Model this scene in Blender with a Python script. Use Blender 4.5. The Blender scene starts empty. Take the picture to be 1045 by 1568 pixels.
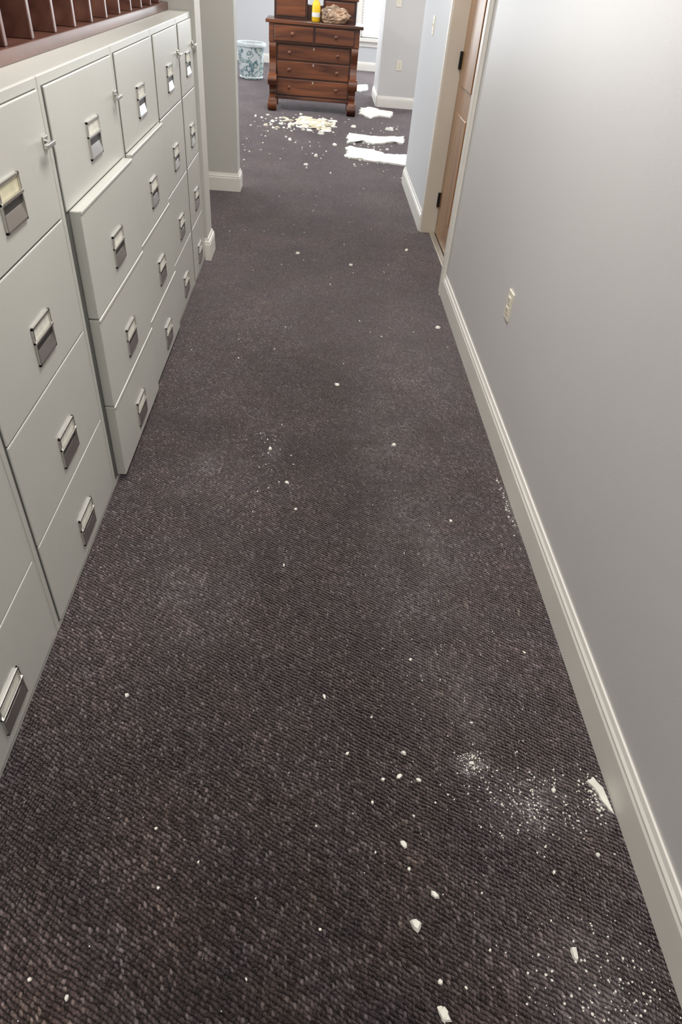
import bpy, bmesh, math, random
from mathutils import Vector, Matrix, noise
random.seed(7)
scene = bpy.context.scene
scene.view_settings.view_transform = 'Standard'
scene.view_settings.look = 'None'

# ---------------------------------------------------------------- materials
def newmat(name):
    m = bpy.data.materials.new(name); m.use_nodes = True
    nt = m.node_tree; b = nt.nodes['Principled BSDF']
    return m, nt, b
def simple(name, col, rough=0.5, metal=0.0, nscale=None, namt=0.06, bump=0.0, bscale=200, **kw):
    m, nt, b = newmat(name)
    b.inputs['Roughness'].default_value = rough
    b.inputs['Metallic'].default_value = metal
    tc = nt.nodes.new('ShaderNodeTexCoord')
    n = nt.nodes.new('ShaderNodeTexNoise'); n.inputs['Scale'].default_value = nscale or 3
    n.inputs['Detail'].default_value = 5
    nt.links.new(tc.outputs['Object'], n.inputs['Vector'])
    r = nt.nodes.new('ShaderNodeValToRGB')
    c = col
    r.color_ramp.elements[0].position = .3; r.color_ramp.elements[1].position = .7
    r.color_ramp.elements[0].color = (c[0]*(1-namt), c[1]*(1-namt), c[2]*(1-namt), 1)
    r.color_ramp.elements[1].color = (min(1,c[0]*(1+namt)), min(1,c[1]*(1+namt)), min(1,c[2]*(1+namt)), 1)
    nt.links.new(n.outputs['Fac'], r.inputs['Fac'])
    nt.links.new(r.outputs['Color'], b.inputs['Base Color'])
    if bump:
        n2 = nt.nodes.new('ShaderNodeTexNoise'); n2.inputs['Scale'].default_value = bscale
        nt.links.new(tc.outputs['Object'], n2.inputs['Vector'])
        bp = nt.nodes.new('ShaderNodeBump'); bp.inputs['Strength'].default_value = bump
        bp.inputs['Distance'].default_value = .002
        nt.links.new(n2.outputs['Fac'], bp.inputs['Height'])
        nt.links.new(bp.outputs['Normal'], b.inputs['Normal'])
    for k, v in kw.items(): b.inputs[k].default_value = v
    return m
def emis(name, col, s):
    m, nt, b = newmat(name)
    b.inputs['Base Color'].default_value = (*col, 1)
    b.inputs['Emission Color'].default_value = (*col, 1)
    b.inputs['Emission Strength'].default_value = s
    return m

M_wall = simple('wall_paint', (.615,.605,.60), .42, nscale=1.2, namt=.02, bump=.12, bscale=260)
M_wall_blue = simple('wall_paint_blue', (.60,.61,.625), .6, nscale=1.2, namt=.02)
M_wall_shaded = simple('wall_paint_beige', (.54,.53,.49), .6, nscale=1.2, namt=.02)  # shade of the walls facing the camera, put into a darker beige
M_trim = simple('trim_paint', (.80,.775,.72), .35, nscale=4, namt=.03)
M_trim2 = simple('jamb_paint', (.66,.60,.52), .4, nscale=4, namt=.03)
M_ceil = simple('ceiling_tile', (.78,.77,.74), .9, nscale=30, namt=.05)
M_cab = simple('cabinet_enamel', (.535,.535,.495), .33, nscale=2.5, namt=.03)
M_gap = simple('dark_gap', (.10,.10,.09), .8)
M_chrome = simple('chrome', (.66,.65,.62), .28, 1.0, namt=.02)
M_recess = simple('pull_recess', (.10,.10,.10), .35, .6)
M_card = simple('label_card', (.66,.65,.58), .7, nscale=40, namt=.12)
M_cardy = simple('label_card_aged', (.60,.56,.40), .7, nscale=40, namt=.12)
M_plastic = simple('switch_plastic', (.80,.75,.63), .35)
M_slot = simple('slot_dark', (.03,.03,.03), .6)
M_plaster = simple('plaster', (.80,.78,.71), .9, nscale=18, namt=.10, bump=.6, bscale=120)
M_plaster_y = simple('plaster_paper', (.66,.60,.46), .9, nscale=12, namt=.22, bump=.6, bscale=80)
M_black = simple('black_metal', (.02,.02,.02), .4, .5)
M_alum = simple('threshold_metal', (.6,.57,.5), .35, .8)

def wood(name, dark, light, scale, rough=.35, axis='X', coat=.3):
    m, nt, b = newmat(name)
    tc = nt.nodes.new('ShaderNodeTexCoord'); mp = nt.nodes.new('ShaderNodeMapping')
    s = {'X': (.12,1,1), 'Y': (1,.12,1), 'Z': (1,1,.12)}[axis]
    mp.inputs['Scale'].default_value = s
    nt.links.new(tc.outputs['Object'], mp.inputs['Vector'])
    n = nt.nodes.new('ShaderNodeTexNoise'); n.inputs['Scale'].default_value = scale
    n.inputs['Detail'].default_value = 8; n.inputs['Distortion'].default_value = 1.2
    nt.links.new(mp.outputs['Vector'], n.inputs['Vector'])
    r = nt.nodes.new('ShaderNodeValToRGB')
    r.color_ramp.elements[0].position = .35; r.color_ramp.elements[1].position = .68
    r.color_ramp.elements[0].color = (*dark, 1); r.color_ramp.elements[1].color = (*light, 1)
    nt.links.new(n.outputs['Fac'], r.inputs['Fac'])
    nt.links.new(r.outputs['Color'], b.inputs['Base Color'])
    b.inputs['Roughness'].default_value = rough
    b.inputs['Coat Weight'].default_value = coat
    b.inputs['Coat Roughness'].default_value = .25
    return m
M_mahog = wood('mahogany', (.045,.012,.006), (.22,.068,.024), 9)
M_mahog_d = wood('mahogany_dark', (.020,.007,.005), (.060,.018,.010), 9)
M_sorter = wood('sorter_wood', (.08,.03,.022), (.18,.08,.055), 8, .4, 'Y')
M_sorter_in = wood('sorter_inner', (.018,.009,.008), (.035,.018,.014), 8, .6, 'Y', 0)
M_door = wood('door_oak', (.25,.125,.055), (.40,.23,.115), 10, .4, 'Z')

def carpet():
    m, nt, b = newmat('carpet_loop')
    N = nt.nodes.new; L = nt.links.new
    def math_(op, a, c=None, d=None, clamp=False):
        n = N('ShaderNodeMath'); n.operation = op; n.use_clamp = clamp
        for i, x in enumerate((a, c, d)):
            if x is None: continue
            if isinstance(x, (int, float)): n.inputs[i].default_value = x
            else: L(x, n.inputs[i])
        return n.outputs['Value']
    def rng(x, a, c, d, e, smooth=False):
        n = N('ShaderNodeMapRange')
        if smooth: n.interpolation_type = 'SMOOTHSTEP'
        for k, v in zip(('From Min','From Max','To Min','To Max'), (a,c,d,e)): n.inputs[k].default_value = v
        L(x, n.inputs['Value']); return n.outputs['Result']
    tc = N('ShaderNodeTexCoord')
    # wander so the tufted rows are not ruler-straight
    cur = tc.outputs['Object']
    for sc, am in ((9,.020),(70,.008)):
        nw = N('ShaderNodeTexNoise'); nw.inputs['Scale'].default_value = sc; L(tc.outputs['Object'], nw.inputs['Vector'])
        wv = N('ShaderNodeVectorMath'); wv.operation = 'SCALE'; L(nw.outputs['Color'], wv.inputs[0]); wv.inputs['Scale'].default_value = am
        ad = N('ShaderNodeVectorMath'); ad.operation = 'ADD'; L(cur, ad.inputs[0]); L(wv.outputs['Vector'], ad.inputs[1])
        cur = ad.outputs['Vector']
    mp = N('ShaderNodeMapping'); mp.inputs['Rotation'].default_value = (0,0,math.radians(30))
    L(cur, mp.inputs['Vector'])
    sx = N('ShaderNodeSeparateXYZ'); L(mp.outputs['Vector'], sx.inputs['Vector'])
    v = math_('MULTIPLY', sx.outputs['Y'], 104)         # rows, just under 10 mm
    vf = math_('FLOOR', v); vr = math_('FRACT', v)
    u0 = math_('MULTIPLY', sx.outputs['X'], 115)
    u = math_('ADD', math_('ADD', u0, math_('MULTIPLY', vf, .43)), math_('MULTIPLY', vr, .7))
    uf = math_('FLOOR', u); ur = math_('FRACT', u)
    sv = math_('SINE', math_('MULTIPLY', vr, math.pi)); su = math_('SINE', math_('MULTIPLY', ur, math.pi))
    h = math_('MULTIPLY', math_('POWER', sv, .9), math_('MULTIPLY_ADD', math_('POWER', su, .7), .62, .38))
    cb = N('ShaderNodeCombineXYZ'); L(uf, cb.inputs['X']); L(vf, cb.inputs['Y'])
    wn = N('ShaderNodeTexWhiteNoise'); wn.noise_dimensions = '2D'; L(cb.outputs['Vector'], wn.inputs['Vector'])
    # matted fibres break the loops up
    nf = N('ShaderNodeTexNoise'); nf.inputs['Scale'].default_value = 160; nf.inputs['Detail'].default_value = 4; L(tc.outputs['Object'], nf.inputs['Vector'])
    fib = rng(nf.outputs['Fac'], .3, .7, .55, 1.45)
    yr = N('ShaderNodeValToRGB'); cr = yr.color_ramp
    cr.elements[0].position = 0; cr.elements[0].color = (.021,.0155,.0150,1)
    cr.elements[1].position = 1; cr.elements[1].color = (.150,.125,.122,1)
    e = cr.elements.new(.5); e.color = (.044,.0330,.0322,1)
    e = cr.elements.new(.86); e.color = (.072,.055,.054,1)
    L(wn.outputs['Value'], yr.inputs['Fac'])
    dk = math_('MULTIPLY', rng(h, .12, .85, .24, 1.42), fib)
    mul = N('ShaderNodeVectorMath'); mul.operation = 'SCALE'
    L(yr.outputs['Color'], mul.inputs[0]); L(dk, mul.inputs['Scale'])
    # wear: large scale tone and brown soiling
    n1 = N('ShaderNodeTexNoise'); n1.inputs['Scale'].default_value = 1.9; n1.inputs['Detail'].default_value = 7
    n1.inputs['Roughness'].default_value = .6
    L(tc.outputs['Object'], n1.inputs['Vector'])
    wr = rng(n1.outputs['Fac'], .40, .60, .62, 1.22)
    # trodden centre path, a little darker
    sp = N('ShaderNodeSeparateXYZ'); L(tc.outputs['Object'], sp.inputs['Vector'])
    dx = math_('ABSOLUTE', math_('SUBTRACT', sp.outputs['X'], .14))
    path = rng(dx, .05, .45, 1, 0, True)
    tone = math_('MULTIPLY', wr, rng(path, 0, 1, 1.10, .80))
    mul2 = N('ShaderNodeVectorMath'); mul2.operation = 'SCALE'
    L(mul.outputs['Vector'], mul2.inputs[0]); L(tone, mul2.inputs['Scale'])
    nb = N('ShaderNodeTexNoise'); nb.inputs['Scale'].default_value = 5; nb.inputs['Detail'].default_value = 4
    L(tc.outputs['Object'], nb.inputs['Vector'])
    tint = N('ShaderNodeMix'); tint.data_type = 'RGBA'
    L(rng(nb.outputs['Fac'], .4, .65, 0, 1), tint.inputs['Factor'])
    tint.inputs['A'].default_value = (.98,.97,1.06,1); tint.inputs['B'].default_value = (1.12,1.01,.90,1)
    mul3 = N('ShaderNodeVectorMath'); mul3.operation = 'MULTIPLY'
    L(mul2.outputs['Vector'], mul3.inputs[0]); L(tint.outputs['Result'], mul3.inputs[1])
    # plaster dust trodden into the pile
    spots = [(.48,.88,.06,.045,1.0),(.62,.77,.17,.11,.62),(.67,.36,.15,.16,.62),(.50,1.05,.08,.2,.38),
             (.42,1.7,.2,.7,.44),(.36,2.4,.2,.5,.36),(.83,1.95,.03,.2,.8),(-.35,2.05,.2,.3,.26),
             (-.35,1.5,.22,.4,.26),(-.12,2.25,.05,.10,.35),(.82,.79,.05,.06,.9),(.55,3.2,.3,.9,.20),
             (-.02,9.2,.4,.4,.35),(.65,8.1,.6,.5,.2)]
    acc = None
    for (x,y,rx,ry,s) in spots:
        sub = N('ShaderNodeVectorMath'); sub.operation = 'SUBTRACT'; sub.inputs[1].default_value = (x,y,0)
        L(tc.outputs['Object'], sub.inputs[0])
        dv = N('ShaderNodeVectorMath'); dv.operation = 'DIVIDE'; dv.inputs[1].default_value = (rx,ry,1)
        L(sub.outputs['Vector'], dv.inputs[0])
        ln = N('ShaderNodeVectorMath'); ln.operation = 'LENGTH'; L(dv.outputs['Vector'], ln.inputs[0])
        r = rng(ln.outputs['Value'], 0, 1.3, s, 0, True)
        acc = r if acc is None else math_('MAXIMUM', acc, r)
    n2 = N('ShaderNodeTexNoise'); n2.inputs['Scale'].default_value = 60; n2.inputs['Detail'].default_value = 6
    n2.inputs['Roughness'].default_value = .75
    L(tc.outputs['Object'], n2.inputs['Vector'])
    r2 = rng(n2.outputs['Fac'], .45, .68, 0, 1)
    n3 = N('ShaderNodeTexNoise'); n3.inputs['Scale'].default_value = 9; n3.inputs['Detail'].default_value = 3
    L(tc.outputs['Object'], n3.inputs['Vector'])
    r3 = rng(n3.outputs['Fac'], .35, .65, 0, 1)
    a2 = math_('MULTIPLY', math_('MULTIPLY', acc, r2), math_('MULTIPLY', r3, rng(h, .2, .8, .15, 1.5)))
    a3 = math_('MULTIPLY_ADD', a2, 1.2, math_('MULTIPLY', acc, .05), clamp=True)
    mix = N('ShaderNodeMix'); mix.data_type = 'RGBA'
    L(a3, mix.inputs['Factor']); L(mul3.outputs['Vector'], mix.inputs['A'])
    mix.inputs['B'].default_value = (.50,.48,.49,1)
    L(mix.outputs['Result'], b.inputs['Base Color'])
    b.inputs['Roughness'].default_value = .95
    b.inputs['Specular IOR Level'].default_value = .12
    b.inputs['Sheen Weight'].default_value = .45
    b.inputs['Sheen Roughness'].default_value = .38
    b.inputs['Sheen Tint'].default_value = (.93,.82,.86,1)
    bp = N('ShaderNodeBump'); bp.inputs['Strength'].default_value = 1.0; bp.inputs['Distance'].default_value = .0045
    L(math_('MULTIPLY', h, fib), bp.inputs['Height']); L(bp.outputs['Normal'], b.inputs['Normal'])
    return m
M_carpet = carpet()

def porcelain():
    m, nt, b = newmat('painted_porcelain')
    N = nt.nodes.new; L = nt.links.new
    tc = N('ShaderNodeTexCoord')
    n = N('ShaderNodeTexNoise'); n.inputs['Scale'].default_value = 7; n.inputs['Detail'].default_value = 4; n.inputs['Distortion'].default_value = 1.6
    L(tc.outputs['Object'], n.inputs['Vector'])
    r = N('ShaderNodeValToRGB'); r.color_ramp.interpolation = 'EASE'
    r.color_ramp.elements[0].position = .46; r.color_ramp.elements[0].color = (.60,.65,.66,1)
    r.color_ramp.elements[1].position = .52; r.color_ramp.elements[1].color = (.10,.19,.22,1)
    e = r.color_ramp.elements.new(.60); e.color = (.48,.55,.50,1)
    L(n.outputs['Fac'], r.inputs['Fac']); L(r.outputs['Color'], b.inputs['Base Color'])
    b.inputs['Roughness'].default_value = .15
    return m
M_pot = porcelain()
M_potrim = simple('porcelain_rim', (.58,.64,.65), .15, nscale=20, namt=.1)
M_soil = simple('potting_soil', (.04,.03,.02), 1, nscale=30, namt=.4)
M_yellow = simple('yellow_plastic', (.95,.62,.03), .3)
M_white = simple('white_plastic', (.8,.8,.78), .35)
M_red = simple('red_label', (.6,.08,.04), .4)
M_bag = simple('crumpled_bag', (.40,.27,.18), .25, nscale=7, namt=.75)
M_blind = simple('blind_slat', (.85,.85,.83), .5)
M_lamp = emis('lamp_diffuser', (1,.97,.92), 3.0)
M_glassout = emis('overcast_outside', (.95,.98,1), 1.6)

# ---------------------------------------------------------------- mesh helpers
class MB:
    def __init__(s): s.v=[]; s.f=[]; s.mi=[]; s.mats=[]
    def mat(s, m):
        if m not in s.mats: s.mats.append(m)
        return s.mats.index(m)
    def poly(s, vs, fs, m):
        o=len(s.v); s.v+= [tuple(v) for v in vs]; k=s.mat(m)
        for f in fs: s.f.append([i+o for i in f]); s.mi.append(k)
    def box(s, x0,x1,y0,y1,z0,z1,m):
        x0,x1=min(x0,x1),max(x0,x1); y0,y1=min(y0,y1),max(y0,y1)
        v=[(x0,y0,z0),(x1,y0,z0),(x1,y1,z0),(x0,y1,z0),(x0,y0,z1),(x1,y0,z1),(x1,y1,z1),(x0,y1,z1)]
        s.poly(v,[(0,3,2,1),(4,5,6,7),(0,1,5,4),(1,2,6,5),(2,3,7,6),(3,0,4,7)],m)
    def prism(s, pts, axis, a0, a1, m):
        n=len(pts)
        def mk(p,a):
            return {'X':(a,p[0],p[1]),'Y':(p[0],a,p[1]),'Z':(p[0],p[1],a)}[axis]
        v=[mk(p,a0) for p in pts]+[mk(p,a1) for p in pts]
        f=[tuple(range(n))[::-1],tuple(range(n,2*n))]+[(i,(i+1)%n,n+(i+1)%n,n+i) for i in range(n)]
        s.poly(v,f,m)
    def lathe(s, prof, cx, cy, m, n=32, caps=True):
        vs=[];fs=[]
        for r,z in prof:
            for i in range(n):
                a=2*math.pi*i/n; vs.append((cx+r*math.cos(a),cy+r*math.sin(a),z))
        for j in range(len(prof)-1):
            for i in range(n):
                fs.append((j*n+i,j*n+(i+1)%n,(j+1)*n+(i+1)%n,(j+1)*n+i))
        if caps:
            fs.append(tuple(range(n))[::-1]); fs.append(tuple(range((len(prof)-1)*n,len(prof)*n)))
        s.poly(vs,fs,m)
    def obj(s, name, parent=None, bevel=0, smooth=False, seg=2, angle=35):
        me=bpy.data.meshes.new(name); me.from_pydata(s.v,[],s.f)
        for m in s.mats: me.materials.append(m)
        for p,k in zip(me.polygons,s.mi): p.material_index=k
        bm=bmesh.new(); bm.from_mesh(me); bmesh.ops.recalc_face_normals(bm,faces=bm.faces); bm.to_mesh(me); bm.free()
        o=bpy.data.objects.new(name,me); scene.collection.objects.link(o)
        if smooth:
            for p in me.polygons: p.use_smooth=True
            me.set_sharp_from_angle(angle=math.radians(50))
        if bevel:
            b=o.modifiers.new('bevel','BEVEL'); b.width=bevel; b.segments=seg; b.limit_method='ANGLE'; b.angle_limit=math.radians(angle)
        if parent: o.parent=parent
        return o
def empty(name):
    e=bpy.data.objects.new(name,None); e.empty_display_size=.1; scene.collection.objects.link(e); return e
def boxobj(name,x0,x1,y0,y1,z0,z1,m,bevel=0,parent=None):
    b=MB(); b.box(x0,x1,y0,y1,z0,z1,m); return b.obj(name,parent,bevel)

# baseboard sweep: room lies to the LEFT of the travelled path
PROF=[(0,0),(.017,0),(.017,.100),(.014,.108),(.014,.116),(.009,.124),(.006,.138),(0,.138)]
def baseboard(name, path, prof=PROF, m=None):
    m=m or M_trim
    P=[Vector(p) for p in path]; n=len(P); b=MB(); rings=[]
    for i in range(n):
        ns=[]
        if i>0: d=(P[i]-P[i-1]).normalized(); ns.append(Vector((-d.y,d.x)))
        if i<n-1: d=(P[i+1]-P[i]).normalized(); ns.append(Vector((-d.y,d.x)))
        if len(ns)==2:
            mv=(ns[0]+ns[1]); mv=mv/ (mv.dot(ns[0])) 
        else: mv=ns[0]
        rings.append([(P[i].x+mv.x*u,P[i].y+mv.y*u,z) for u,z in prof])
    k=len(prof); vs=[v for r in rings for v in r]; fs=[]
    for i in range(n-1):
        for j in range(k):
            fs.append((i*k+j,i*k+(j+1)%k,(i+1)*k+(j+1)%k,(i+1)*k+j))
    fs.append(tuple(range(k))); fs.append(tuple(range((n-1)*k,n*k))[::-1])
    b.poly(vs,fs,m); return b.obj(name)

CEIL=2.75
XR=.845
# ---------------------------------------------------------------- room shell
boxobj('floor',-4.2,4.2,-3.2,15.0,-.1,0,M_carpet)
boxobj('ceiling',-4.2,4.2,-3.2,15.0,CEIL,CEIL+.1,M_ceil)
boxobj('wall_right',XR,.97,-3.1,4.14,0,CEIL,M_wall)
boxobj('wall_right_far',XR,.97,5.34,6.79,0,CEIL,M_wall_blue)
boxobj('wall_right_header',XR,.97,4.14,5.34,2.06,CEIL,M_wall)
boxobj('wall_side_room',.97,4.1,6.67,6.79,0,CEIL,M_wall_blue)
boxobj('wall_behind',-1.6,.97,-3.2,-3.1,0,CEIL,M_wall)
boxobj('wall_left',-1.6,-1.48,-3.1,4.43,0,CEIL,M_wall)
boxobj('wall_left_end',-1.6,-.685,4.43,4.63,0,CEIL,M_wall_shaded)
boxobj('wall_left_stub',-4.1,-.655,6.10,6.28,0,CEIL,M_wall_shaded)
boxobj('wall_left_room',-4.2,-4.1,4.4,15.0,0,CEIL,M_wall_blue)
boxobj('wall_left_room_near',-4.1,-1.6,4.43,4.55,0,CEIL,M_wall_shaded)
boxobj('wall_right_room',4.1,4.2,6.6,15.0,0,CEIL,M_wall_blue)
boxobj('wall_column',.835,1.38,10.94,11.85,0,CEIL,M_wall)

def wallY(name,y0,y1,x0,x1,holes,m):
    b=MB(); xs=x0
    for (a,c,zb,zt) in holes:
        b.box(xs,a,y0,y1,0,CEIL,m); b.box(a,c,y0,y1,0,zb,m); b.box(a,c,y0,y1,zt,CEIL,m); xs=c
    b.box(xs,x1,y0,y1,0,CEIL,m); return b.obj(name)
W=[(-3.4,-2.0,.5,2.2),(.72,1.95,.5,2.2),(2.5,3.7,.5,2.2)]
wallY('wall_back',14.8,14.95,-4.1,4.1,W,M_wall_blue)
for i,(a,c,zb,zt) in enumerate(W):
    e=empty('window_%d'%(i+1)); b=MB()
    b.box(a-.09,a,14.775,14.8,zb-.02,zt+.09,M_trim); b.box(c,c+.09,14.775,14.8,zb-.02,zt+.09,M_trim)
    b.box(a,c,14.775,14.8,zt,zt+.09,M_trim); b.box(a-.12,c+.12,14.73,14.8,zb-.05,zb,M_trim)
    b.box(a-.08,c+.08,14.78,14.8,zb-.13,zb-.05,M_trim)
    for q in (a,c-.04,(a+c)/2-.02): b.box(q,q+.04,14.88,14.92,zb,zt,M_trim)
    for q in (zb,zt-.04,(zb+zt)/2-.02): b.box(a,c,14.88,14.92,q,q+.04,M_trim)
    b.obj('frame',e,.004)
    b=MB(); z=zb+.02
    while z<zt-.03:
        b.poly([(a+.01,14.815,z),(c-.01,14.815,z),(c-.01,14.845,z+.022),(a+.01,14.845,z+.022)],[(0,1,2,3)],M_blind); z+=.04
    b.box(a+.01,c-.01,14.81,14.85,zt-.04,zt,M_blind)
    b.obj('blind',e)
    boxobj('pane',a,c,14.93,14.935,zb,zt,M_glassout,parent=e)

baseboard('baseboard_right',[(XR,-3.1),(XR,4.06)])
baseboard('baseboard_right_far',[(XR,5.36),(XR,6.79),(4.0,6.79)])
baseboard('baseboard_left_end',[(-1.55,4.63),(-.685,4.63),(-.685,4.43),(-.705,4.43)])
baseboard('baseboard_left_stub',[(-4.0,6.28),(-.655,6.28),(-.655,6.10),(-4.0,6.10)])
baseboard('baseboard_column',[(.835,10.94),(1.38,10.94),(1.38,11.85),(.835,11.85),(.835,10.94)][::-1])
baseboard('baseboard_back',[(4.1,14.8),(-4.1,14.8)])

# ---------------------------------------------------------------- door in right wall
d=empty('door_1')
b=MB(); b.box(.955,.995,4.16,5.32,.012,2.04,M_door)
for (ya,yb,za,zb) in [(4.3,4.68,.2,.85),(4.8,5.18,.2,.85),(4.3,4.68,1.0,1.85),(4.8,5.18,1.0,1.85)]:
    b.box(.948,.956,ya,yb,za,zb,M_door)
b.obj('slab',d,.004)
b=MB()
for z in (.25,1.13,1.85):
    b.box(.935,.955,5.30,5.318,z-.05,z+.05,M_black)
b.obj('hinge',d,.003)
b=MB()
b.lathe([(.004,-.03),(.026,-.03),(.03,-.01),(.026,.012),(.012,.02),(.012,.03)],0,0,M_chrome,20)
k=b.obj('knob',d,smooth=True); k.matrix_world=Matrix.Translation((.925,4.25,.95))@Matrix.Rotation(math.pi/2,4,'Y')
b=MB()
b.box(XR,1.0,5.32,5.345,0,2.06,M_trim2); b.box(XR,1.0,4.13,4.155,0,2.06,M_trim2); b.box(XR,1.0,4.13,5.345,2.04,2.07,M_trim2)
b.box(XR-.018,XR,4.06,4.15,0,2.14,M_trim); b.box(XR-.025,XR-.018,4.06,4.085,0,2.14,M_trim)
b.box(XR-.010,XR,5.33,5.36,0,2.14,M_trim); b.box(XR-.018,XR,4.06,5.36,2.05,2.14,M_trim)
b.obj('trim_door',None,.003)
boxobj('door_threshold',.91,.95,4.156,5.304,0,.012,M_alum,.003)

# ---------------------------------------------------------------- switches/outlets
def plate(name, org, u, n, kind):
    b=MB(); u=Vector(u); n=Vector(n); w=Vector((0,0,1)); o=Vector(org)
    def bx(a0,a1,z0,z1,d0,d1,m):
        vs=[o+u*a+n*dd+w*z for dd in (d0,d1) for a,z in ((a0,z0),(a1,z0),(a1,z1),(a0,z1))]
        b.poly(vs,[(0,1,2,3),(4,7,6,5),(0,4,5,1),(1,5,6,2),(2,6,7,3),(3,7,4,0)],m)
    bx(-.036,.036,-.058,.058,0,.006,M_plastic)
    if kind=='outlet':
        for zc in (-.021,.021):
            bx(-.017,.017,zc-.015,zc+.015,.006,.009,M_plastic)
            bx(-.008,-.005,zc-.005,zc+.007,.009,.0095,M_slot); bx(.005,.008,zc-.005,zc+.007,.009,.0095,M_slot)
            bx(-.002,.002,zc-.011,zc-.007,.009,.0095,M_slot)
        bx(-.003,.003,-.003,.003,.006,.008,M_chrome)
    else:
        bx(-.006,.006,-.012,.012,.006,.008,M_plastic); bx(-.004,.004,.0,.010,.008,.016,M_plastic)
        for zc in (-.03,.03): bx(-.003,.003,zc-.003,zc+.003,.006,.0075,M_chrome)
    return b.obj(name,None,.0015)
plate('wall_outlet',(XR,2.66,.53),(0,1,0),(-1,0,0),'outlet')
plate('light_switch',(XR,6.12,1.26),(0,1,0),(-1,0,0),'switch')
plate('wall_outlet',(1.10,10.94,.51),(1,0,0),(0,-1,0),'outlet')
plate('light_switch',(1.01,10.94,1.21),(1,0,0),(0,-1,0),'switch')

# ---------------------------------------------------------------- file cabinets
cols=[(-1.35,-.70),(-.70,-.05),(-.05,.60),(.60,1.27),(1.27,1.965),(1.965,2.70),(2.70,3.36),(3.36,3.965),(3.965,4.425)]
bands=[(.028,.326),(.330,.651),(.655,.984),(.988,1.294)]
FX=-.703
for ci,(y0,y1) in enumerate(cols):
    e=empty('file_cabinet')
    xf=FX-.006
    b=MB()
    b.box(-1.40,xf,y0+.001,y1-.001,.0,1.32,M_cab)
    b.obj('case',e,.004)
    b=MB()
    b.box(xf,xf+.0008,y0+.022,y1-.022,.026,1.296,M_gap)
    b.obj('shadow_gap',e)
    b=MB(); h=MB()
    for k,(z0,z1) in enumerate(bands):
        out={5:.028,6:.014}.get(ci,0) if k<3 else 0
        xo=FX+out
        yl0=y0+(.055 if ci==5 and k<3 else .028)
        b.box(xf,xo,yl0,y1-.024,z0,z1,M_cab)
        if out:
            b.box(xo-.004,xo+.003,yl0,y1-.024,z1-.010,z1+.0015,M_cab)
        yc=(y0+y1)/2+.02
        zc={0:.125,1:.44,2:.775,3:1.11}[k]
        w=.066; hh=.053
        h.box(xo,xo+.006,yc-w,yc+w,zc+hh-.006,zc+hh,M_chrome)
        h.box(xo,xo+.006,yc-w,yc-w+.006,zc-hh,zc+hh,M_chrome)
        h.box(xo,xo+.006,yc+w-.006,yc+w,zc-hh,zc+hh,M_chrome)
        h.box(xo,xo+.006,yc-w,yc+w,zc-hh,zc-hh+.006,M_chrome)
        h.box(xo,xo+.009,yc-w,yc+w,zc+.008,zc+.014,M_chrome)
        h.box(xo,xo+.002,yc-w+.006,yc+w-.006,zc+.014,zc+hh-.006,M_cardy if (ci==4 and k==3) else M_card)
        h.box(xo,xo+.001,yc-w+.006,yc+w-.006,zc-hh+.006,zc+.008,M_recess)
        h.prism([(xo+.001,zc-hh+.006),(xo+.007,zc-hh+.006),(xo+.0015,zc-hh+.038),(xo+.001,zc-hh+.038)],'Y',yc-w+.006,yc+w-.006,M_chrome)
    b.obj('drawer_fronts',e,.0035,seg=2)
    h.obj('label_holders',e,.0012)
    if ci in (2,4,5,7,8):
        b=MB(); yl=y1-.045; z=1.18
        b.box(FX,FX+.006,yl-.012,yl+.018,z-.016,z+.016,M_chrome)
        b.box(FX+.006,FX+.020,yl-.004,yl+.006,z-.006,z+.006,M_chrome)
        b.box(FX+.016,FX+.026,yl-.050,yl+.012,z-.005,z+.006,M_chrome)
        b.obj('latch',e,.002)

# ---------------------------------------------------------------- wooden mail sorter on the cabinets
e=empty('mail_sorter')
b=MB(); z0=1.32; z1=1.95; xf=-.83; xb=-1.32; ya=-.6; yb=4.40
b.box(xb,xf+.012,ya,yb,z0,z0+.035,M_sorter); b.box(xb,xf+.012,ya,yb,z1-.03,z1,M_sorter)
b.box(xb,xf,ya,yb,(z0+z1)/2+.02,(z0+z1)/2+.032,M_sorter)
y=ya
while y<yb:
    b.box(xb,xf,y,y+.022,z0+.035,z1-.03,M_sorter); y+=.2095
b.obj('frame',e,.003)
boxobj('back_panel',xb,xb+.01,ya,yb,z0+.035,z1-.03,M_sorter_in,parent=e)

# ---------------------------------------------------------------- empire dresser
e=empty('dresser')
X0,X1=-.64,.47; YF=10.06; YB=10.56
b=MB()
b.box(X0+.03,X1-.03,YF+.03,YB,.15,.93,M_mahog)
b.box(X0-.05,X1+.05,YF-.06,YB+.01,.93,.965,M_mahog)
b.box(X0-.01,X1+.01,YF-.03,YB,.735,.93,M_mahog)
b.box(X0+.04,X1-.04,YF+.0,YF+.04,.13,.165,M_mahog)
for x in (X0+.02,X1-.09): b.box(x,x+.07,YB-.08,YB,0,.15,M_mahog)
b.obj('carcass',e,.006)
b=MB()
xm=(X0+X1)/2
for (xa,xc,za,zb,yf) in [(X0+.06,xm-.012,.755,.915,YF-.045),(xm+.012,X1-.06,.755,.915,YF-.045),
        (X0+.095,X1-.095,.560,.715,YF+.012),(X0+.095,X1-.095,.370,.545,YF+.012),(X0+.095,X1-.095,.175,.355,YF+.012)]:
    b.box(xa,xc,yf,yf+.03,za,zb,M_mahog)
b.obj('drawer_fronts',e,.007,seg=3)
b=MB()
b.box(X0+.08,X1-.08,YF+.024,YF+.032,.16,.73,M_mahog_d); b.box(X0+.05,X1-.05,YF-.034,YF-.0301,.745,.925,M_mahog_d)
b.obj('drawer_shadow_gap',e)
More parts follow.
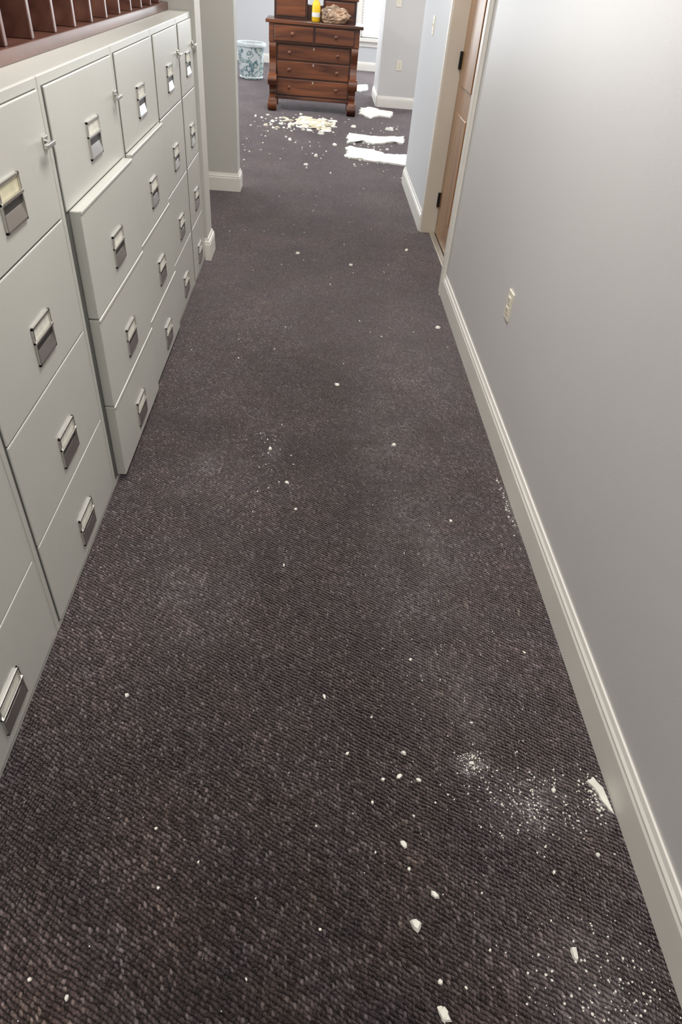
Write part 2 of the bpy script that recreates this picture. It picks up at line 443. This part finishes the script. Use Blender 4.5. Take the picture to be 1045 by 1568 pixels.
def scroll(cy,cz,r,a0,a1,n=16): return [(cy+r*math.cos(a0+(a1-a0)*i/n),cz+r*math.sin(a0+(a1-a0)*i/n)) for i in range(n+1)]
def catmull(P,n=5):
    out=[]
    for i in range(len(P)-1):
        p0=P[max(i-1,0)];p1=P[i];p2=P[i+1];p3=P[min(i+2,len(P)-1)]
        for j in range(n):
            t=j/n
            out.append(tuple(.5*((2*p1[k])+(-p0[k]+p2[k])*t+(2*p0[k]-5*p1[k]+4*p2[k]-p3[k])*t*t+(-p0[k]+3*p1[k]-3*p2[k]+p3[k])*t**3) for k in (0,1)))
    out.append(P[-1]); return out
front=catmull([(YF-.02,.735),(YF-.035,.70),(YF-.03,.66),(YF-.005,.61),(YF+.015,.55),(YF+.01,.49),(YF-.02,.44),(YF-.055,.40)])
front+= scroll(YF-.055,.345,.055,math.pi/2,math.pi*1.5,18)[1:]
front+= catmull([(YF-.02,.275),(YF+.015,.235),(YF+.01,.20),(YF-.03,.17)])
front+= scroll(YF-.05,.105,.065,math.pi/2,math.pi*1.5,18)[1:-1]
front+= [(YF-.05,.0),(YF+.03,.0),(YF+.05,.06),(YF+.09,.14),(YF+.09,.735)]
for x in (X0-.005,X1-.08):
    b=MB(); b.prism(front,'X',x,x+.085,M_mahog); b.obj('scroll_pillar',e,smooth=True)
    b=MB()
    for (cy,cz,r) in ((YF-.055,.345,.062),(YF-.05,.075,.072)):
        pts=scroll(cy,cz,r,0,2*math.pi,40)[:-1]; b.prism(pts,'X',x-.014,x+.099,M_mahog)
    b.obj('scroll_roll',e,.004,smooth=True)
b=MB()
def knob(x,z,y):
    n=14
    prof=[(.008,0),(.008,.012),(.020,.018),(.022,.028),(.014,.036),(.002,.038)]
    vs=[];fs=[]
    for r,dd in prof:
        for i in range(n):
            a=2*math.pi*i/n; vs.append((x+r*math.cos(a),y-dd,z+r*math.sin(a)))
    for j in range(len(prof)-1):
        for i in range(n): fs.append((j*n+i,j*n+(i+1)%n,(j+1)*n+(i+1)%n,(j+1)*n+i))
    b.poly(vs,fs,M_mahog)
for z in (.637,.457,.265):
    for x in (X0+.25,X1-.25): knob(x,z,YF+.012)
for x in (xm-.27,xm+.27): knob(x,.835,YF-.045)
b.obj('knobs',e,smooth=True)
b=MB()
for z in (.69,.52,.33): b.box(xm-.008,xm+.008,YF+.009,YF+.0125,z-.012,z+.012,M_alum)
b.box(xm-.014,xm+.014,YF-.05,YF-.044,.80,.87,M_mahog_d)
b.obj('escutcheons',e)
b=MB()
b.box(X0+.04,X0+.46,YB-.26,YB-.02,.965,1.19,M_mahog_d); b.box(X1-.46,X1-.04,YB-.26,YB-.02,.965,1.19,M_mahog_d)
b.box(X0+.46,X1-.46,YB-.22,YB-.02,.965,1.12,M_mahog_d)
b.box(X0+.02,X0+.48,YB-.28,YB,1.19,1.215,M_mahog); b.box(X1-.48,X1-.02,YB-.28,YB,1.19,1.215,M_mahog)
b.box(X0+.07,X0+.43,YB-.27,YB-.255,.99,1.17,M_mahog); b.box(X1-.43,X1-.07,YB-.27,YB-.255,.99,1.17,M_mahog)
b.obj('gallery',e,.004)

# bottle
e=empty('spray_bottle'); bx,by,bz=-.075,10.15,.965
b=MB(); b.lathe([(.045,bz),(.052,bz+.006),(.052,bz+.15),(.044,bz+.19),(.022,bz+.215),(.018,bz+.235)],bx,by,M_yellow); b.obj('body',e,smooth=True)
b=MB(); b.lathe([(.0525,bz+.05),(.0528,bz+.06),(.0528,bz+.09),(.0525,bz+.095)],bx,by,M_white,caps=False); b.obj('label',e,smooth=True)
b=MB(); b.lathe([(.021,bz+.235),(.021,bz+.262),(.012,bz+.266),(.012,bz+.29)],bx,by,M_white)
b.box(bx-.035,bx+.05,by-.013,by+.013,bz+.285,bz+.312,M_white); b.box(bx-.030,bx-.020,by-.007,by+.007,bz+.235,bz+.287,M_red); b.obj('trigger',e,.003)

# crumpled bag on dresser
bm=bmesh.new(); bmesh.ops.create_icosphere(bm,subdivisions=5,radius=1)
for v in bm.verts:
    p=v.co.copy()
    n1=noise.noise(p*1.8)*.30; n2=abs(noise.noise(p*3.2+Vector((3,1,2))))*.40; n3=abs(noise.noise(p*8))*.08
    s=1+n1-n2-n3
    v.co=Vector((p.x*.19*s,p.y*.11*s,max(-.075,p.z*.10*s*(1-.35*p.x))))
me=bpy.data.meshes.new('plastic_bag'); bm.to_mesh(me); bm.free(); me.materials.append(M_bag)
for p in me.polygons: p.use_smooth=True
o=bpy.data.objects.new('plastic_bag',me); scene.collection.objects.link(o); o.location=(.18,10.14,1.041)

# planter
e=empty('ceramic_planter'); b=MB(); cx,cy=-1.10,12.66
b.lathe([(.165,0),(.178,.008),(.180,.03),(.190,.12),(.203,.25),(.212,.36),(.214,.43)],cx,cy,M_pot,48); b.obj('body',e,smooth=True)
b=MB(); b.lathe([(.213,.425),(.236,.432),(.242,.455),(.236,.478),(.218,.484),(.200,.478),(.196,.44)],cx,cy,M_potrim,48,caps=False); b.obj('rim',e,smooth=True)
b=MB(); b.lathe([(.181,.018),(.188,.022),(.187,.034),(.181,.038)],cx,cy,M_potrim,48,caps=False); b.obj('foot_ring',e,smooth=True)
b=MB(); b.lathe([(.198,.435),(.196,.45)],cx,cy,M_soil,32); b.obj('soil',e)

# ---------------------------------------------------------------- debris
def chip(b,x,y,s,h=None,asp=1.0,rot=None,z=0,m=None,tilt=0):
    n=random.choice((5,6,7,8)); rot=random.random()*6.28 if rot is None else rot
    h=h or s*random.uniform(.25,.45); cr,sr=math.cos(rot),math.sin(rot)
    base=[]; top=[]; tx,ty=random.uniform(-.15,.15)*s,random.uniform(-.15,.15)*s
    for i in range(n):
        a=2*math.pi*(i+random.uniform(-.25,.25))/n; r=s*.5*random.uniform(.7,1.15)
        px,py=r*math.cos(a)*asp,r*math.sin(a)/math.sqrt(asp)
        qx,qy=px*cr-py*sr,px*sr+py*cr; k=random.uniform(.55,.9)
        base.append((x+qx,y+qy,z)); top.append((x+qx*k+tx*.4,y+qy*k+ty*.4,z+h*random.uniform(.7,1.15)+tilt*qx))
    b.poly(base+top,[tuple(range(n))[::-1],tuple(range(n,2*n))]+[(i,(i+1)%n,n+(i+1)%n,n+i) for i in range(n)],m or M_plaster)
b=MB()
for x,y,s in [(.28,.67,.017),(.34,.56,.018),(.29,.50,.024),(.334,.83,.012),(.284,.84,.014),(.24,.83,.010),(.30,.905,.013),(.21,.77,.008),(.31,.737,.008),(.287,.615,.009),
    (.33,.34,.022),(.33,.395,.012),(.684,.81,.012),(.48,.88,.012),(.15,.90,.009),(.22,1.01,.006),(.35,1.21,.009),(.71,1.25,.009),(.50,1.0,.008),(-.06,2.05,.015),(-.02,1.89,.011),(-.14,2.28,.018),
    (-.05,1.59,.009),(.15,2.85,.020),(.39,2.35,.018),(.57,1.86,.013),(.75,3.58,.028),(.27,4.5,.025),(-.1,4.66,.025),(.69,4.88,.025),(-.46,1.06,.012),(-.31,.70,.008),(-.28,.57,.007),(.08,.49,.007),(-.42,.37,.010),(-.5,.4,.009),(-.07,.4,.006),(-.2,.625,.006),(.07,.71,.006),(.21,.65,.006),(.63,.61,.008),(.75,.65,.010)]:
    chip(b,x,y,s*1.1,asp=random.uniform(1,1.4))
chip(b,.63,.446,.018,asp=1.7,rot=1.5); chip(b,.089,1.072,.013,asp=1.7,rot=1.8); chip(b,.33,.34,.022,asp=1.6,rot=1.4)
def cluster(b,cx,cy,rx,ry,n,s0,s1,ok=None):
    for _ in range(n):
        x=random.gauss(cx,rx); y=random.gauss(cy,ry)
        if (ok(x,y) if ok else -.68<x<.82): chip(b,x,y,random.uniform(s0,s1))
cluster(b,.63,.78,.10,.06,260,.002,.0065); cluster(b,.67,.36,.10,.08,200,.002,.007); cluster(b,.48,.88,.018,.018,90,.002,.006)
cluster(b,.35,.8,.2,.2,60,.0015,.004); cluster(b,.5,1.1,.1,.2,60,.002,.005)
cluster(b,.35,1.9,.2,.5,50,.002,.0045); cluster(b,-.13,2.2,.06,.15,30,.003,.008); cluster(b,.38,2.4,.15,.4,30,.003,.0055)
cluster(b,.81,1.95,.006,.12,35,.003,.009); cluster(b,.79,.80,.012,.03,40,.003,.010)
for _ in range(150): chip(b,random.uniform(-.66,.79),random.uniform(.2,3.2),random.uniform(.0015,.0038))
for _ in range(70): chip(b,random.uniform(-.64,.78),random.uniform(3.0,6.5),random.uniform(.004,.011))
b.obj('plaster_crumbs')

# heap of broken plaster, left of the passage
b=MB(); left=lambda x,y: x<.23 and y<9.9
for _ in range(65): chip(b,random.uniform(-.8,.22),random.uniform(6.9,9.85),random.uniform(.008,.026))
cluster(b,-.05,9.2,.40,.30,95,.015,.05,left)
for x,y,s in [(-.62,9.0,.07),(-.55,9.25,.06),(-.48,8.9,.05),(.05,8.75,.08),(-.3,8.3,.06),(.0,7.6,.05),(-.1,7.2,.04),(-.78,9.5,.05),(.2,8.2,.05)]:
    chip(b,x,y,s,asp=1.4,m=M_plaster_y if random.random()<.4 else M_plaster)
for i in range(170):
    r=abs(random.gauss(0,.5)); a=random.random()*6.28
    x=min(.2,-.06+.32*r*math.cos(a)); y=9.28+.38*r*math.sin(a)
    if y>9.85: continue
    hz=max(0,.04*(1-r))*random.random()
    s=random.uniform(.05,.15)
    chip(b,x,y,s,h=random.uniform(.006,.016),asp=random.uniform(1,1.7),z=hz,m=random.choice((M_plaster,M_plaster_y,M_plaster_y)),tilt=random.uniform(-.2,.2))
b.obj('plaster_rubble_heap')

def slab(name,pts,th,m=None,jag=.022,parent=None):
    """broken board sheet: jagged outline, dented and buckled top"""
    m=m or M_plaster
    out=[]; n=len(pts)
    for i in range(n):
        p=Vector(pts[i]); q=Vector(pts[(i+1)%n]); k=max(2,int((q-p).length/.045))
        nn=Vector((-(q-p).y,(q-p).x)).normalized()
        for j in range(k):
            out.append(p+(q-p)*j/k+nn*random.uniform(-jag,jag))
    c=sum(out,Vector((0,0)))/len(out); N=len(out)
    b=MB(); vs=[]
    for kk,z in [(1,0),(1,th),(.85,th*1.2),(.6,th*1.2),(.3,th*1.2)]:
        for p in out:
            q=c+(p-c)*kk
            dz=0 if z==0 else .8*th*noise.noise(Vector((q.x*7,q.y*7,th)))
            vs.append((q.x,q.y,z+dz))
    vs.append((c.x,c.y,th*1.2))
    fs=[tuple(range(N))[::-1]]
    for r in range(4):
        for i in range(N): fs.append((r*N+i,r*N+(i+1)%N,(r+1)*N+(i+1)%N,(r+1)*N+i))
    for i in range(N): fs.append((4*N+i,4*N+(i+1)%N,5*N))
    b.poly(vs,fs,m); return b.obj(name,parent)
# broken ceiling sheets lying with their own crumbs
e=empty('broken_plasterboard')
slab('sheet_1',[(.344,8.28),(.50,8.50),(.66,8.36),(.86,8.56),(.997,8.50),(1.05,8.90),(.78,8.80),(.37,8.84)],.014,parent=e)
slab('sheet_2',[(.31,7.66),(.516,7.56),(.95,7.46),(1.0,7.90),(.75,7.88),(.61,8.04),(.34,8.14)],.016,parent=e)
b=MB(); right=lambda x,y: x>.32 and 6.95<y<9.85
for _ in range(50): chip(b,random.uniform(.33,1.1),random.uniform(6.95,9.8),random.uniform(.008,.026))
cluster(b,.65,8.1,.30,.4,60,.01,.035,right)
for x,y,s in [(.9,9.3,.08),(.45,9.3,.06),(.4,7.3,.03)]: chip(b,x,y,s,asp=1.4)
b.obj('crumbs',e)
slab('plasterboard_fragment',[(.59,10.63),(.74,10.80),(.88,10.62),(1.05,10.48),(.96,10.11),(.80,10.16),(.68,9.95),(.56,10.17)],.016)
slab('plasterboard_fragment',[(.50,12.30),(.53,12.75),(.80,12.95),(.79,12.35),(.66,12.15)],.014)
slab('plaster_fragment',[(.775,.835),(.798,.845),(.818,.815),(.824,.75),(.808,.77),(.796,.80)],.006,M_plaster,.004)

# ---------------------------------------------------------------- lights
def area(name,loc,size,sizey,power,col=(1,1,1),rot=(0,0,0)):
    l=bpy.data.lights.new(name,'AREA'); l.shape='RECTANGLE'; l.size=size; l.size_y=sizey; l.energy=power; l.color=col
    o=bpy.data.objects.new(name,l); o.location=loc; o.rotation_euler=rot; scene.collection.objects.link(o); return o
def troffer(x,y,p,col=(1,.968,.925)):
    e=empty('ceiling_light'); b=MB()
    b.box(x-.32,x+.32,y-.62,y+.62,CEIL-.012,CEIL,M_trim); b.box(x-.29,x+.29,y-.59,y+.59,CEIL-.018,CEIL-.012,M_lamp); b.obj('fixture',e,.003)
    a=area('lamp',(x,y,CEIL-.03),.56,1.15,p,col); a.parent=e
troffer(.05,-.9,33); troffer(.05,2.2,42); troffer(.05,4.9,31)
troffer(-2.2,8.6,45,(1,.98,.96)); troffer(2.2,9.2,45,(1,.98,.96)); troffer(0,12.6,55,(1,.98,.96)); troffer(0,8.2,30,(1,.98,.96))
for i,(a,c,zb,zt) in enumerate(W):
    area('window_daylight',((a+c)/2,14.72,(zb+zt)/2),c-a,zt-zb,110,(.88,.94,1),(math.radians(-90),0,0))
area('window_daylight',(-4.05,9.5,1.5),4,1.6,115,(.90,.95,1),(0,math.radians(-90),0))  # daylight lamp added at the solid left wall; no window built there
w=bpy.data.worlds.new('world'); scene.world=w; w.use_nodes=True
w.node_tree.nodes['Background'].inputs['Color'].default_value=(.8,.88,1,1)
w.node_tree.nodes['Background'].inputs['Strength'].default_value=.6

# ---------------------------------------------------------------- camera
cam=bpy.data.cameras.new('camera'); co=bpy.data.objects.new('camera',cam); scene.collection.objects.link(co)
R=Matrix(((.99720,-.04276,-.06136),(-.01903,.64841,-.76105),(.07233,.76009,.64578)))
co.matrix_world=Matrix.Translation((0,0,1.6))@R.to_4x4()
cam.sensor_width=36; cam.lens=36*1000/1568.; cam.clip_start=.02
scene.camera=co
